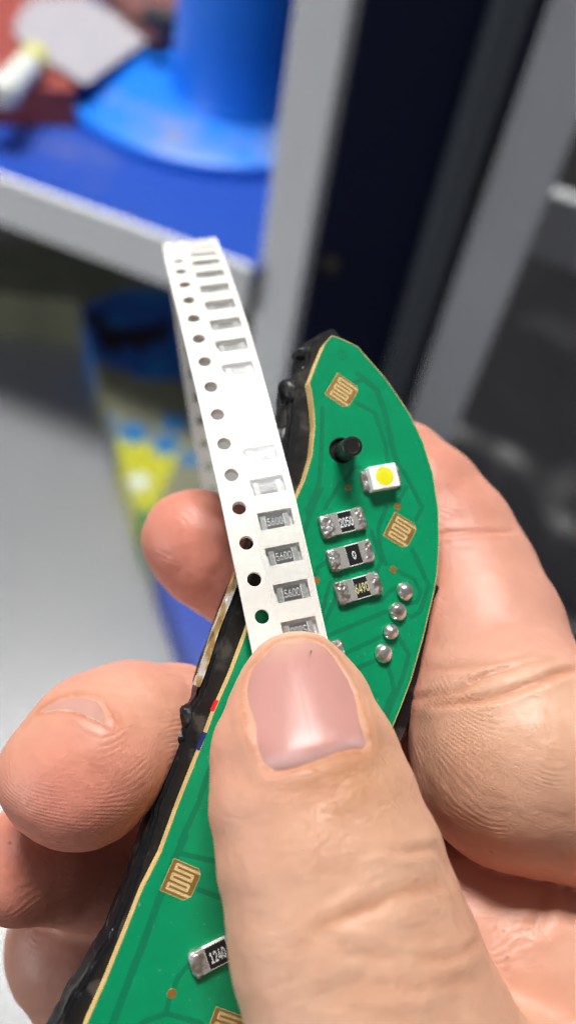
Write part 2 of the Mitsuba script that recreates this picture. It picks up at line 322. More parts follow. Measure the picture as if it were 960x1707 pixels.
Zk = -0.40
s0 = G(115, 700, Zk)
def sack_print(p, n, uv):
    def at(px, py): return G(px, py, Zk)
    # print of the sack in its own plane, millimetres from one corner
    x, y = (p.x - float(s0[0])) * 1000, (p.y - float(s0[1])) * 1000
    def mm(px, py):
        g = (at(px, py) - s0) * 1000; return float(g[0]), float(g[1])
    def blob(px, py, r, soft=3.0):
        a, b = mm(px, py); return smoothstep(r + soft, r - soft, dr.sqrt(dr.square(x - a) + dr.square(y - b)))
    def half(p1, p2, soft=3.0):
        a, b = mm(*p1), mm(*p2); nx, ny = -(b[1] - a[1]), b[0] - a[0]; l = math.hypot(nx, ny)
        return smoothstep(-soft, soft, ((x - a[0]) * nx + (y - a[1]) * ny) / l)
    w1 = fbm(x * 0.05, y * 0.05, 0.0, 3)
    c = mix((0.11, 0.12, 0.08), (0.20, 0.20, 0.13), w1)
    navy = smoothstep(0.0, 3.0, 49 + (w1 - 0.5) * 8 - dr.sqrt(dr.square(x - mm(265, 555)[0]) * 0.62 + dr.square(y - mm(265, 555)[1])))
    c = c * (1 - navy) + mix((0.020, 0.085, 0.32), (0.012, 0.16, 0.38), smoothstep(0.45, 0.7, w1)) * navy
    a, b = mm(205, 560)
    fig = smoothstep(0.0, 4.0, 24 + (fbm(x * 0.06 + 9, y * 0.06, 0.0, 3) - 0.5) * 50 - dr.sqrt(dr.square(x - a) * 0.8 + dr.square(y - b) * 1.1))
    c = c * (1 - fig) + mi.Color3f(0.018, 0.014, 0.02) * fig
    tri = half((178, 735), (240, 880)) * half((244, 880), (305, 742)) * half((310, 748), (170, 724))
    c = c * (1 - tri) + mi.Color3f(0.42, 0.42, 0.02) * tri
    el = blob(231, 803, 6.5, 2.5); c = c * (1 - el) + mi.Color3f(0.55, 0.60, 0.52) * el
    for px, py, r in ((177, 701, 6), (222, 722, 9), (276, 742, 8.5), (316, 765, 6), (290, 705, 8)):
        k = blob(px, py, r); c = c * (1 - k) + mi.Color3f(0.012, 0.13, 0.33) * k
    g = blob(243, 868, 8); c = c * (1 - g) + mi.Color3f(0.01, 0.16, 0.06) * g
    low = half((430, 935), (180, 935), 5.0); c = c * (1 - low) + mi.Color3f(0.010, 0.05, 0.36) * low
    return c
scene['sack_print'] = two(pr(proc(sack_print), 0.4, 0.4))
q = [G(-60, 395, Zk), G(470, 395, Zk), G(520, 760, Zk), G(560, 1250, Zk), G(372, 1250, Zk), G(330, 1130, Zk), G(213, 800, Zk), G(129, 503, Zk), G(-60, 480, Zk)]
tag(put('sack', flat(q, 0.04, CAM[2] + Zk - 0.04), 'sack_print', in_world=True), 'printed blue and yellow sack lying beyond the edge of the pale table', 'sack')
tag('crate', 'dark crate under the printed sack', 'crate')

def crumple(px0, px1, py0, py1, z, amp, freq, seed, nx=70, ny=90):
    V = []
    for b in np.linspace(0, 1, ny):
        for a in np.linspace(0, 1, nx):
            V.append(G(px0 + (px1 - px0) * a, py0 + (py1 - py0) * b, z))
    V = np.array(V); p = np.c_[V[:, :2] * freq, np.zeros(len(V))]
    h = np.abs(meshkit.fbm(p, 4, seed) - 0.5) * 2
    h2 = np.abs(meshkit.fbm(p * 0.5 + 5, 3, seed + 9) - 0.5) * 2
    V[:, 2] += amp * (1 - h) * 0.6 + amp * (1 - h2) * 0.8 - amp * 0.9
    i, j = np.meshgrid(np.arange(ny - 1), np.arange(nx - 1), indexing='ij'); k = (i * nx + j).ravel()
    f = np.vstack([np.stack([k, k + nx, k + nx + 1], 1), np.stack([k, k + nx + 1, k + 1], 1)])
    top = trimesh.Trimesh(V, f, process=False)
    return top
scene['black_film'] = two(pr((0.014, 0.014, 0.017), 0.40, 0.45))
scene['clear_film'] = two(pr((0.52, 0.53, 0.55), 0.18, 0.6))
tag(put('plastic_sheet', crumple(640, 1500, 430, 1500, -0.60, 0.035, 11, 4), 'black_film', smooth=True, in_world=True), 'crumpled shiny black plastic sheet on the floor right of the posts', 'plastic sheet')
tag(put('plastic_bag', crumple(-260, 130, 1480, 1900, -0.47, 0.03, 42, 8), 'clear_film', smooth=True, in_world=True), 'crumpled pale plastic bag at the lower left beside the fingers', 'plastic bag')
labels.pop('crate')

# ceiling light: a long fixture overhead, in front of the person
lp = np.array(LAMP_POS)
lm = trimesh.Trimesh(*[np.array([[-LAMP_HALF[0], -LAMP_HALF[1], 0], [LAMP_HALF[0], -LAMP_HALF[1], 0], [LAMP_HALF[0], LAMP_HALF[1], 0], [-LAMP_HALF[0], LAMP_HALF[1], 0.0]]) + lp, np.array([[0, 2, 1], [0, 3, 2]])], process=False)
scene['white_metal'] = two(pr((0.8, 0.8, 0.8), 0.5))
tag('ceiling_lamp', 'long white ceiling light panel above the bench', 'lamp')
k = put('diffuser', lm, 'white_metal', 'ceiling_lamp', in_world=True)
scene[k]['emitter'] = {'type': 'area', 'radiance': rgb(LAMP_RAD, LAMP_RAD * 0.985, LAMP_RAD * 0.95)}
put('lamp_housing', moved(cbox(2 * LAMP_HALF[0] + 0.04, 2 * LAMP_HALF[1] + 0.04, 0.06, 0.005), *(lp + [0, 0, 0.033])), 'white_metal', 'ceiling_lamp', in_world=True)

# daylight from a window at the left, level with the bench
wo = np.array([-1.55, -0.85, 0.10]); wn = np.array([0.1, 0.35, -0.1]) - wo; wn /= np.linalg.norm(wn); wu = np.cross(UP, wn); wu /= np.linalg.norm(wu); wv = np.cross(wn, wu)
win = 'side_window'
tag(win, 'bright window at the left of the bench', 'window')
gl = trimesh.Trimesh(np.array([wo + wu * a + wv * b for a, b in ((-.5, -.45), (.5, -.45), (.5, .45), (-.5, .45))]), np.array([[0, 1, 2], [0, 2, 3]]), process=False)
if gl.face_normals[0] @ wn < 0: gl.invert()
k = put('pane', gl, 'white_metal', win, in_world=True)
scene[k]['emitter'] = {'type': 'area', 'radiance': rgb(2.7, 2.75, 2.85)}
put('frame', join([framed(cbox(lx, ly, .05, .004), wo + wu * x + wv * y - wn * .03, wu, wv, wn) for x, y, lx, ly in ((0, .49, 1.10, .07), (0, -.49, 1.10, .07), (.54, 0, .07, .905), (-.54, 0, .07, .905))]), 'white_metal', win, in_world=True)

# ------------------------------------------------------------------ the circuit board (hand axes, mm)
N = np.array([0.30, 0.19, 1.0]); N /= np.linalg.norm(N)
B0 = P(600, 900, 98.0)
def B(px, py, h=0.0):
    d = np.array([(px - CX) / F, (CY - py) / F, -1.0]); o = B0 + N * h
    return d * (np.dot(o, N) / np.dot(d, N))
EX = B(680, 884) - B(600, 900); EX /= np.linalg.norm(EX); EY = np.cross(N, EX)
def b2(px, py):
    q = B(px, py) - B0; return np.array([q @ EX, q @ EY])
def b2h(px, py, h):
    q = B(px, py, h) - B0; return np.array([q @ EX, q @ EY])
def lay(mesh, o2=(0, 0), h=0.0, ang=0.0):
    """Mesh built flat (x, y in the board's plane, z off it) laid on the board at o2, turned by ang."""
    c, s = math.cos(ang), math.sin(ang)
    u, v = c * EX + s * EY, -s * EX + c * EY
    return framed(mesh, B0 + EX * o2[0] + EY * o2[1] + N * h, u, v, N)
OUT = [(553, 558), (541, 572), (529, 600), (515, 637), (518, 652), (522, 680), (524, 712), (519, 760), (507, 800), (490, 838), (470, 885), (440, 970), (411, 1052), (385, 1122), (357, 1185), (334, 1247), (297, 1340), (267, 1423), (236, 1484), (210, 1550), (175, 1637), (144, 1707), (90, 1850),
       (300, 1950), (440, 1720), (500, 1580), (560, 1440), (605, 1330), (648, 1228), (666, 1185), (685, 1135), (705, 1065), (724, 985), (729, 955), (732, 905), (731, 850), (722, 790), (705, 735), (683, 690), (660, 655), (640, 627), (596, 577), (572, 565)]
BP = sg.Polygon([b2(*p) for p in OUT]).buffer(0)
BP = BP.buffer(-0.25).buffer(0.25)
hole2 = b2(569, 751)
holep = sg.Point(*hole2).buffer(1.5, 24)
liner = sg.Point(*hole2).buffer(1.52, 24).difference(sg.Point(*hole2).buffer(1.36, 24))
board = 'circuit_board'
tag(board, 'curved green circuit board with soldered parts on a black plastic housing held in the hand', 'circuit board')
BODY = BP.difference(holep)
put('substrate', lay(extrude(BODY, 1.6), h=-1.6), 'fr4', board)
tag(board + '__substrate', 'tan bare edge of the board')
# solder mask: thin green layer with softly rolled rim
MASK = BP.buffer(-0.10).difference(holep.buffer(-0.03))
put('solder_mask', join([lay(extrude(MASK, 0.03), h=0.002), lay(extrude(MASK.buffer(-0.09), 0.03), h=0.033)]), 'solder_mask', board)
TOP = 0.064
collar = lathe([(0, 0), (1.34, 0), (1.34, 1.35), (1.2, 1.5), (0, 1.5)], 40)
put('post_collar', lay(collar, hole2, -1.85), 'black_post', board, smooth=35)
put('hole_liner', lay(extrude(liner, 1.85), h=-1.75), 'black_post', board)
TR = [
 ([(537, 680), (536, 740), (532, 805), (512, 850), (515, 863), (506, 890)], .34), ([(566, 806), (541, 848)], .3), ([(597, 624), (628, 650), (640, 683), (653, 745), (660, 768)], .5),
 ([(594, 671), (624, 688), (642, 740), (645, 768)], .34), ([(676, 812), (663, 838)], .3), ([(660, 768), (680, 800), (703, 846), (693, 866)], .34), ([(644, 844), (630, 880), (633, 915), (643, 940)], .32),
 ([(619, 885), (635, 934), (628, 952)], .32), ([(687, 917), (697, 938), (714, 977), (700, 1020), (685, 1029), (672, 1024)], .36), ([(664, 953), (690, 966), (701, 988), (694, 1004), (678, 1007)], .3), ([(660, 980), (646, 988), (635, 1002), (616, 1007)], .3),
 ([(648, 1018), (551, 1058), (520, 1072)], .34), ([(637, 1061), (578, 1088)], .34), ([(625, 1101), (587, 1118), (560, 1130)], .34), ([(661, 1058), (681, 1091), (671, 1130), (648, 1186), (620, 1260)], .36), ([(641, 1102), (653, 1130), (656, 1152), (636, 1196), (610, 1270)], .36),
 ([(546, 936), (530, 945), (521, 974)], .32), ([(568, 961), (549, 974), (535, 1026), (520, 1060)], .32), ([(562, 991), (541, 1037)], .32), ([(536, 815), (524, 840), (500, 900)], .3),
 ([(308, 1395), (292, 1430), (266, 1497), (236, 1580), (205, 1660), (186, 1712)], .55), ([(303, 1424), (346, 1434), (400, 1440)], .34), ([(331, 1484), (354, 1492), (400, 1510)], .34), ([(312, 1611), (298, 1628), (289, 1648)], .34), ([(283, 1663), (276, 1690), (240, 1704), (200, 1730)], .34), ([(277, 1690), (330, 1705), (350, 1725)], .34),
 ([(585, 640), (606, 632)], .3), ([(600, 780), (590, 778), (575, 800)], .3), ([(300, 1405), (330, 1340), (350, 1280)], .4),
]
for pts, w in TR:
    q = np.array([b2(*p) for p in pts])
    line = sg.LineString(q)
    g = [line.buffer(w / 2 + .09, 6).buffer(-.0).intersection(MASK), line.buffer(w / 2, 6).intersection(MASK)]
    put('trace', join([lay(extrude(a, 0.02 * (k + 1)), h=TOP - 0.012) for k, a in enumerate(g)]), 'trace_mask', board)
# registration mark near the tip
o = b2(570, 592)
ring = sg.Point(*o).buffer(.62).difference(sg.Point(*o).buffer(.47))
bars = [sa.rotate(sg.box(o[0] + dx - .07, o[1] - .3, o[0] + dx + .07, o[1] + .3), 30, origin=tuple(o)) for dx in (-.17, .17)]
put('printed_mark', join([lay(extrude(a, 0.03), h=TOP) for a in [ring] + bars]), 'trace_mask', board)

def disc(r, h, c=0.02): return lathe([(0, 0), (r, 0), (r, h - c), (r - c, h), (0, h)], 28)
for px, py, r in ((662, 845, .42), (655, 950, .42), (580, 813, .36), (527, 968, .42), (286, 1657, .46)):
    put('via', lay(disc(r, 0.06), b2(px, py), TOP - .01), 'copper_via', board, smooth=30)

def contact_pad(c, ang, size, parent=board):
    s = size / 2; k = s * 0.36
    shape = sg.Polygon([(-s, -s), (s - k, -s), (s, -s + k), (s, s - k * .75), (s - k * .75, s), (-s, s)])
    # zig-zag gap between the two gold combs
    n = 3; xs = (-s * 0.66, s * 0.60); pts = []
    ys = np.linspace(-s * 0.74, s * 0.78, 2 * n)
    for i, y in enumerate(ys):
        pts += [(xs[i % 2], y), (xs[(i + 1) % 2], y)]
    pts = [(s * 1.2, ys[0])] + pts[1:]
    gap = sg.LineString([(s * 1.3, ys[0]), (xs[0], ys[0])] + sum([[(xs[i % 2], ys[i]), (xs[i % 2], ys[i + 1])] if False else [(xs[0] if i % 2 == 0 else xs[1], ys[i]), (xs[0] if i % 2 == 0 else xs[1], ys[i + 1])] for i in range(len(ys) - 1)], []) + [(xs[0] if len(ys) % 2 else xs[1], ys[-1]), (s * 1.3 if len(ys) % 2 == 0 else -s * .7, ys[-1])])
    gap = gap.buffer(size * 0.042, cap_style='flat', join_style='round')
    key = put('contact_pad', lay(extrude(shape.buffer(.05), 0.04), c, TOP - .01, ang), 'pad_gap', parent)
    parts = shape.difference(gap)
    for g in sorted(getattr(parts, 'geoms', [parts]), key=lambda q: -q.area):
        if g.area > 0.08: put('comb', join([lay(extrude(g, .035), c, TOP + .031, ang), lay(extrude(g.buffer(-.03), .02), c, TOP + .067, ang)]), 'gold', key)
    return key
def ang_of(p, q):
    d = b2(*q) - b2(*p); return math.atan2(d[1], d[0])
contact_pad(b2(570, 652), ang_of((558, 622), (597, 649)), 3.05)
contact_pad(b2(667, 885), ang_of((656, 855), (694, 879)), 3.1)
contact_pad(b2(302, 1468), ang_of((288, 1435), (334, 1455)), 3.1)
contact_pad(b2(374, 1716), ang_of((350, 1690), (396, 1706)), 3.1)

def lump(sx, sy, sz, seed, amp=0.16, freq=2.2, pw=0.42):
    m = trimesh.creation.icosphere(subdivisions=3)
    v = m.vertices * [1, 1, 1]
    v = np.sign(v) * np.abs(v) ** pw; 
    n = meshkit.fbm(v * freq + seed * 7.3, 3, seed) - 0.5
    m.vertices = v * (1 + amp * 2 * n[:, None]) * [sx, sy, sz]; return m
def lettering(text, h, squeeze, bold=True):
    t = meshkit.text_mesh(text, h, 0.012, bold); t.vertices[:, 0] *= squeeze
    t.vertices -= [*(t.bounds[0, :2] + t.bounds[1, :2]) / 2, 0]; return t
def board_resistor(c, ang, text, print_mat, Lx=4.0, Ly=2.42, H=0.62, seed=0, black=(-0.62, 1.0), label=None):
    key = numbered(board + '__resistor'); tag(key, label)
    h0 = TOP
    def q(m, x=0, y=0, z=0): return lay(moved(m, x, y, z), c, h0, ang)
    put('body', q(cbox(Lx - .5, Ly, H, .05), 0, 0, H / 2 + .08), 'ceramic', key)
    bw = black[1] - black[0]
    put('overcoat', q(cbox(bw, Ly - .22, .07, .025), (black[0] + black[1]) / 2, 0, H + .08 + .03), 'overcoat', key)
    for s in (-1, 1):
        inner = black[0] - .03 if s < 0 else black[1] + .03
        w = Lx / 2 - abs(inner)
        put('terminal', q(cbox(w, Ly + .03, H + .09, .06), s * (abs(inner) + w / 2), 0, (H + .09) / 2 + .075), 'matte_tin', key)
        ww = .58 if s < 0 else .36
        put('solder_fillet', q(lump(ww + .26, Ly * .53, .47, seed + s, .16, 2.9), s * (Lx / 2 - .04), -.02, .34), 'solder', key, smooth=True)
    t = lettering(text, 1.0 if len(text) > 1 else .86, .47 if len(text) > 1 else .62)
    put('marking', q(t, (black[0] + black[1]) / 2, -.05, H + .08 + .066), print_mat, key)
    return key
board_resistor(b2(570, 872), ang_of((532, 867), (603, 850)), '2050', 'print_white', seed=1, label='black resistor marked 2050 in white')
board_resistor(b2(583, 927), ang_of((546, 922), (616, 903)), '0', 'print_white', seed=2, label='black resistor marked with a single 0')
board_resistor(b2(596, 981), ang_of((560, 976), (630, 956)), '6490', 'print_yellow', seed=3, label='black resistor with faint yellow figures')
board_resistor(b2(533, 1095), ang_of((500, 1094), (567, 1076)), '1000', 'print_white', Lx=4.2, seed=5, black=(-1.0, 1.0), label='resistor mostly hidden under thumb and tape')
board_resistor(b2(360, 1588), ang_of((318, 1601), (375, 1572)), '1240', 'print_white', Lx=3.9, Ly=2.3, seed=7, black=(-1.1, 1.1), label='resistor marked 124 half hidden by the thumb')

# light emitting diode
key = numbered(board + '__led'); tag(key, 'white light emitting diode with a yellow round window')
cl, al = b2(632, 799), ang_of((602, 781), (655, 772))
def ql(m, x=0, y=0, z=0): return lay(moved(m, x, y, z), cl, TOP, al)
put('body', ql(cbox(3.35, 2.75, 1.45, .08), 0, 0, .83), 'led_white', key)
put('window_rim', ql(lathe([(1.06, 0), (1.12, 0), (1.12, .02), (1.06, .02), (1.06, 0)], 48), 0, 0, 1.553), 'led_inner', key)
put('window', ql(lathe([(0, 0), (1.05, 0), (1.05, .015), (0.6, .03), (0, .035)], 48), 0, 0, 1.553), 'phosphor', key, smooth=35)
for s in (-1, 1):
    put('terminal', ql(cbox(.13, 1.9, 1.05, .04), s * 1.74, 0, .60), 'tin', key)
    put('terminal', ql(cbox(.5, 2.0, .12, .04), s * 1.85, 0, .12), 'tin', key)
    put('solder_fillet', ql(lump(.42, 1.12, .42, 21 + s), s * 1.95, 0, .30), 'solder', key, smooth=True)

# black post rising through the hole
ax = (B(587.5, 743.5, 4.3) - B(569.5, 756, -2)); ax /= np.linalg.norm(ax)
u = np.cross(ax, [0, 1, 0]); u /= np.linalg.norm(u); v = np.cross(ax, u)
Lp = np.linalg.norm(B(587.5, 743.5, 4.3) - B(569.5, 756, -2))
put('post', framed(lathe([(0, 0), (1.24, 0), (1.10, Lp - .12), (1.0, Lp), (.8, Lp + .02), (.72, Lp - .05), (0, Lp - .08)], 48), B(569.5, 756, -2), u, v, ax), 'black_post', board, smooth=35)
# solder joints of the header
for i, (px, py) in enumerate(((673, 986), (661, 1020.5), (649.5, 1054), (637.5, 1089.5))):
    m = trimesh.creation.icosphere(subdivisions=4); vv = m.vertices
    n = meshkit.fbm(vv * 1.6 + i * 5.1, 3, i) - .5
    rr = (.98 + .07 * math.sin(i * 2.3)) * (1 + .22 * n[:, None]) * np.array([1, 1 + .06 * math.cos(i * 1.7)]); z = np.where(vv[:, 2] > 0, vv[:, 2] * .95, vv[:, 2] * .3)
    m.vertices = np.c_[vv[:, :2] * rr, z * .88]
    put('solder_joint', lay(moved(m, 0, 0, .2), b2(px, py), TOP), 'solder_ball', board, smooth=True)

# painted marks on the tan edge
def edge_mark(p1, p2, mat, h0, h1, out=.06):
    seg = sg.LineString([b2(*p1), b2(*p2)])
    a, b = b2(*p1), b2(*p2); l = np.linalg.norm(b - a)
    put('edge_mark', lay(cbox(l, .12, h1 - h0, .02), (a + b) / 2, (h0 + h1) / 2, math.atan2(*(b - a)[::-1])), mat, board)
edge_mark((363.5, 1168), (355.5, 1186), 'red_paint', -1.62, .10)
edge_mark((344, 1222), (331.5, 1252), 'blue_paint', -1.62, .10)

# black housing behind the board
HS = [(548, 556), (520, 566), (501, 580), (494, 622), (472, 640), (468, 700), (455, 790), (430, 860), (402, 940), (382, 985), (358, 1050), (334, 1120), (322, 1160), (306, 1182), (296, 1212), (290, 1240), (254, 1330), (232, 1410), (203, 1490), (180, 1550), (143, 1612), (116, 1655), (82, 1720), (30, 1850),
      (300, 1990), (452, 1728), (512, 1588), (572, 1448), (616, 1338), (660, 1232), (678, 1188), (698, 1138), (717, 1068), (731, 996), (726, 984), (700, 960), (690, 760), (640, 660), (580, 600)]
q = np.array([b2h(*p, -4.5) for p in HS])
HP = sg.Polygon(resample(q, 420, True))
co = np.array(HP.exterior.coords)[:-1]
nz = meshkit.fbm(np.c_[co * 0.9, np.zeros(len(co))], 4, 5) - .5
left = np.array([co[i] for i in range(len(co))])
amp = np.where(np.arange(len(co)) < 210, .34, .10)
tn = np.roll(co, -1, 0) - np.roll(co, 1, 0); tn /= np.linalg.norm(tn, axis=1, keepdims=True)
HP = sg.Polygon(co + np.c_[-tn[:, 1], tn[:, 0]] * (nz * amp)[:, None]).buffer(0)
hs = 'housing'
house = []
for i, (sh, h0, h1) in enumerate(((0.0, -7.4, -3.0), (0.25, -3.0, -2.4), (0.6, -2.4, -1.615))):
    g = HP.buffer(-sh)
    house.append(lay(extrude(g if i == 0 else g, h1 - h0), h=h0))
hk = put('housing', join(house), 'black_plastic', board)
tag(hk, 'black plastic housing with a rough broken edge')
# ribs and clip bumps along the broken left wall
for i, (px, py, a, b, c) in enumerate(((508, 590, 1.5, .8, 1.2), (484, 655, 1.2, 1.8, 1.6), (478, 745, 1.4, 2.4, 1.3), (462, 800, 1.0, 1.6, 1.0), (352, 1118, 1.6, .35, .8), (312, 1196, .9, 1.3, 1.4), (300, 1230, .8, .9, 1.2), (166, 1618, .9, 1.2, 1.0), (138, 1662, 1.0, 1.1, 1.1), (194, 1565, .8, 1.4, .9), (505, 620, .9, .5, .9), (486, 700, .8, .7, .9))):
    put('clip', lay(lump(a, b, c, 40 + i, .28, 1.3, .75), b2h(px, py, -3.5), -3.5), 'black_plastic', hk, smooth=True)
tq = np.array([b2h(*p, -2.4) for p in [(400, 940), (386, 985), (361, 1048), (338, 1118), (328, 1144)]])
st = sg.LineString(rounded(tq, 40)).buffer(.30, cap_style='flat')
put('worn_trim', lay(extrude(st, 1.6), h=-3.6), 'worn_trim', hk)
tag(hk + '__worn_trim', 'silver and tan worn rim of the housing')

# ------------------------------------------------------------------ paper carrier tape and the chips in its pockets
HOLES = [(437, 1028.3), (424.3, 966.7), (411, 906), (398.7, 847.7), (386, 792.6), (373.7, 740), (362.7, 691.7), (351.7, 645.3), (341.3, 603), (331.7, 564.7), (323, 530.3), (315, 500.3), (308, 474.3), (302, 452.3), (297.3, 434.3)]
DEP = [91.3, 92.0, 92.9, 94.1, 95.6, 97.2, 99.0, 100.9, 103.0, 105.3, 107.8, 110.4, 113.2, 116.2, 119.5]
base = [P(*h, d) for h, d in zip(HOLES, DEP)]
down = (base[0] - base[2]) / np.linalg.norm(base[0] - base[2])
pre = [base[0] + down * 4 * k + np.array([0, 0, .12 * k * k]) for k in (3, 2, 1)]
top = [P(294, 419, 124.5), P(292, 407, 130), P(291.5, 404, 135), P(292.5, 414, 140), P(296, 440, 143), P(303, 490, 145), P(316, 580, 147), P(331, 680, 149), P(350, 790, 151), P(368, 880, 153)]
PTS = np.array(pre + base + top)
s = np.r_[0, np.cumsum(np.linalg.norm(np.diff(PTS, axis=0), axis=1))]
spl = CubicSpline(s, PTS); tt = np.linspace(0, s[-1], 2400); cc = spl(tt)
for _ in range(60): cc[1:-1] = cc[1:-1] * .5 + (cc[:-2] + cc[2:]) * .25
arc = np.r_[0, np.cumsum(np.linalg.norm(np.diff(cc, axis=0), axis=1))]
i0 = np.argmin(np.linalg.norm(cc - base[0], axis=1)); S0 = arc[i0]     # arc length at the first visible hole
SP = [CubicSpline(arc, cc[:, k]) for k in range(3)]
SMAX = arc[-1]
def tape_frame(sv):
    c = np.stack([p(sv) for p in SP], -1); t = np.stack([p(sv, 1) for p in SP], -1); t /= np.linalg.norm(t, axis=-1, keepdims=True)
    k = np.clip((sv - S0) / 60, 0, 1)[:, None]
    a = np.array([.962, .238, -.18]) * (1 - k) + np.array([.975, .160, -.155]) * k
    a = a - t * (a * t).sum(-1, keepdims=True); a /= np.linalg.norm(a, axis=-1, keepdims=True)
    return c, a, t, np.cross(a, t)
def bend(v):
    """(across from the hole line, along, off the face) -> hand axes."""
    c, a, t, n = tape_frame(np.clip(v[:, 1], 0, SMAX)); return c + a * v[:, :1] + n * v[:, 2:3]
NCELL = int((SMAX - S0) / 4)
KMIN = -int(S0 / 4)
def bent(section, z0, z1, l=0.8):
    m = m3.Manifold.extrude(m3.CrossSection([np.array(p) for p in section], m3.FillRule.EvenOdd), z1 - z0).translate((0, 0, z0)).refine_to_length(l)
    m = tm(m); m.vertices = bend(m.vertices); return m
def circ(x, y, r, n=28): a = np.arange(n) * 2 * np.pi / n; return np.c_[x + r * np.cos(a), y + r * np.sin(a)]
PW, PH = 3.75, 1.98                                    # pocket
PXC = 3.62
tape = 'carrier_tape'
tag(tape, 'white paper carrier tape with round holes, looped over and held under the thumb', 'tape')
y0, y1 = S0 + KMIN * 4 + .3, S0 + NCELL * 4 - .3
sec = [[(-1.75, y0), (6.25, y0), (6.25, y1), (-1.75, y1)]]
for k in range(KMIN, NCELL + 1):
    yc = S0 + 4 * k
    if y0 + 1 < yc < y1 - 1: sec.append(circ(0, yc, .76))
    if y0 + 3.2 < yc < y1 + 1: sec.append([(PXC - PW / 2, yc - 2 - PH / 2), (PXC + PW / 2, yc - 2 - PH / 2), (PXC + PW / 2, yc - 2 + PH / 2), (PXC - PW / 2, yc - 2 + PH / 2)])
put('paper_strip', bent(sec, -.82, 0, .7), 'tape_paper', tape, smooth=30)
put('backing_film', bent([[(1.25, y0 + .05), (6.05, y0 + .05), (6.05, y1 - .05), (1.25, y1 - .05)]], -.90, -.826, 1.2), 'tape_backing', tape, smooth=30)
fy = np.linspace(S0 - 9, S0 + 78, 160); fx = np.linspace(1.2, 6.1, 9)
gv = np.array([(x, y, .13) for y in fy for x in fx]); i, j = np.meshgrid(np.arange(len(fy) - 1), np.arange(len(fx) - 1), indexing='ij'); kq = (i * len(fx) + j).ravel(); nxx = len(fx)
film = trimesh.Trimesh(bend(gv), np.vstack([np.stack([kq, kq + 1, kq + nxx + 1], 1), np.stack([kq, kq + nxx + 1, kq + nxx], 1)]), process=False)
put('cover_film', film, 'cover_film', tape, smooth=True)
ORD = ['nearest the thumb and partly under it', 'second up from the thumb', 'third up from the thumb', 'fourth up from the thumb', 'fifth up from the thumb', 'sixth up from the thumb', 'seventh up from the thumb', 'eighth up from the thumb', 'ninth up from the thumb', 'tenth up from the thumb',
       'eleventh up from the thumb', 'twelfth up from the thumb', 'thirteenth up from the thumb', 'fourteenth up from the thumb', 'fifteenth up from the thumb', 'sixteenth up from the thumb', 'last pocket before the fold']
for k in range(0, 16):
    yc = S0 + 4 * k - 2
    c, a, t, n = [q[0] for q in tape_frame(np.array([yc]))]
    o = c + a * PXC - n * .60
    dx, dy, da = rng.uniform(-.12, .16), -.10 + rng.uniform(-.05, .03), rng.uniform(-.02, .02)
    a2 = a * math.cos(da) + t * math.sin(da); t2 = np.cross(n, a2)
    o = o + a * dx + t * dy
    key = numbered('chip_resistor')
    flip = k in (0, 4, 5, 8)
    tag(key, 'tiny chip resistor in a tape pocket, ' + ORD[k], 'resistor', 'chip resistors in the pockets of the paper tape')
    put('body', framed(cbox(3.1, 1.55, .42, .03), o, a2, t2, n), 'ceramic', key)
    put('overcoat', framed(cbox(1.95, 1.52, .05, .02), o + n * .22, a2, t2, n), 'chip_grey', key)
    for sgn in (-1, 1):
        put('terminal', framed(cbox(.54, 1.57, .50, .05), o + a2 * sgn * 1.31 + n * .005, a2, t2, n), 'dull_tin', key)
    tx = lettering('5600', .86, .58, False)
    put('marking', framed(tx, o + n * .247, -a2 if flip else a2, -t2 if flip else t2, n), 'print_grey', key)
print('board and tape')

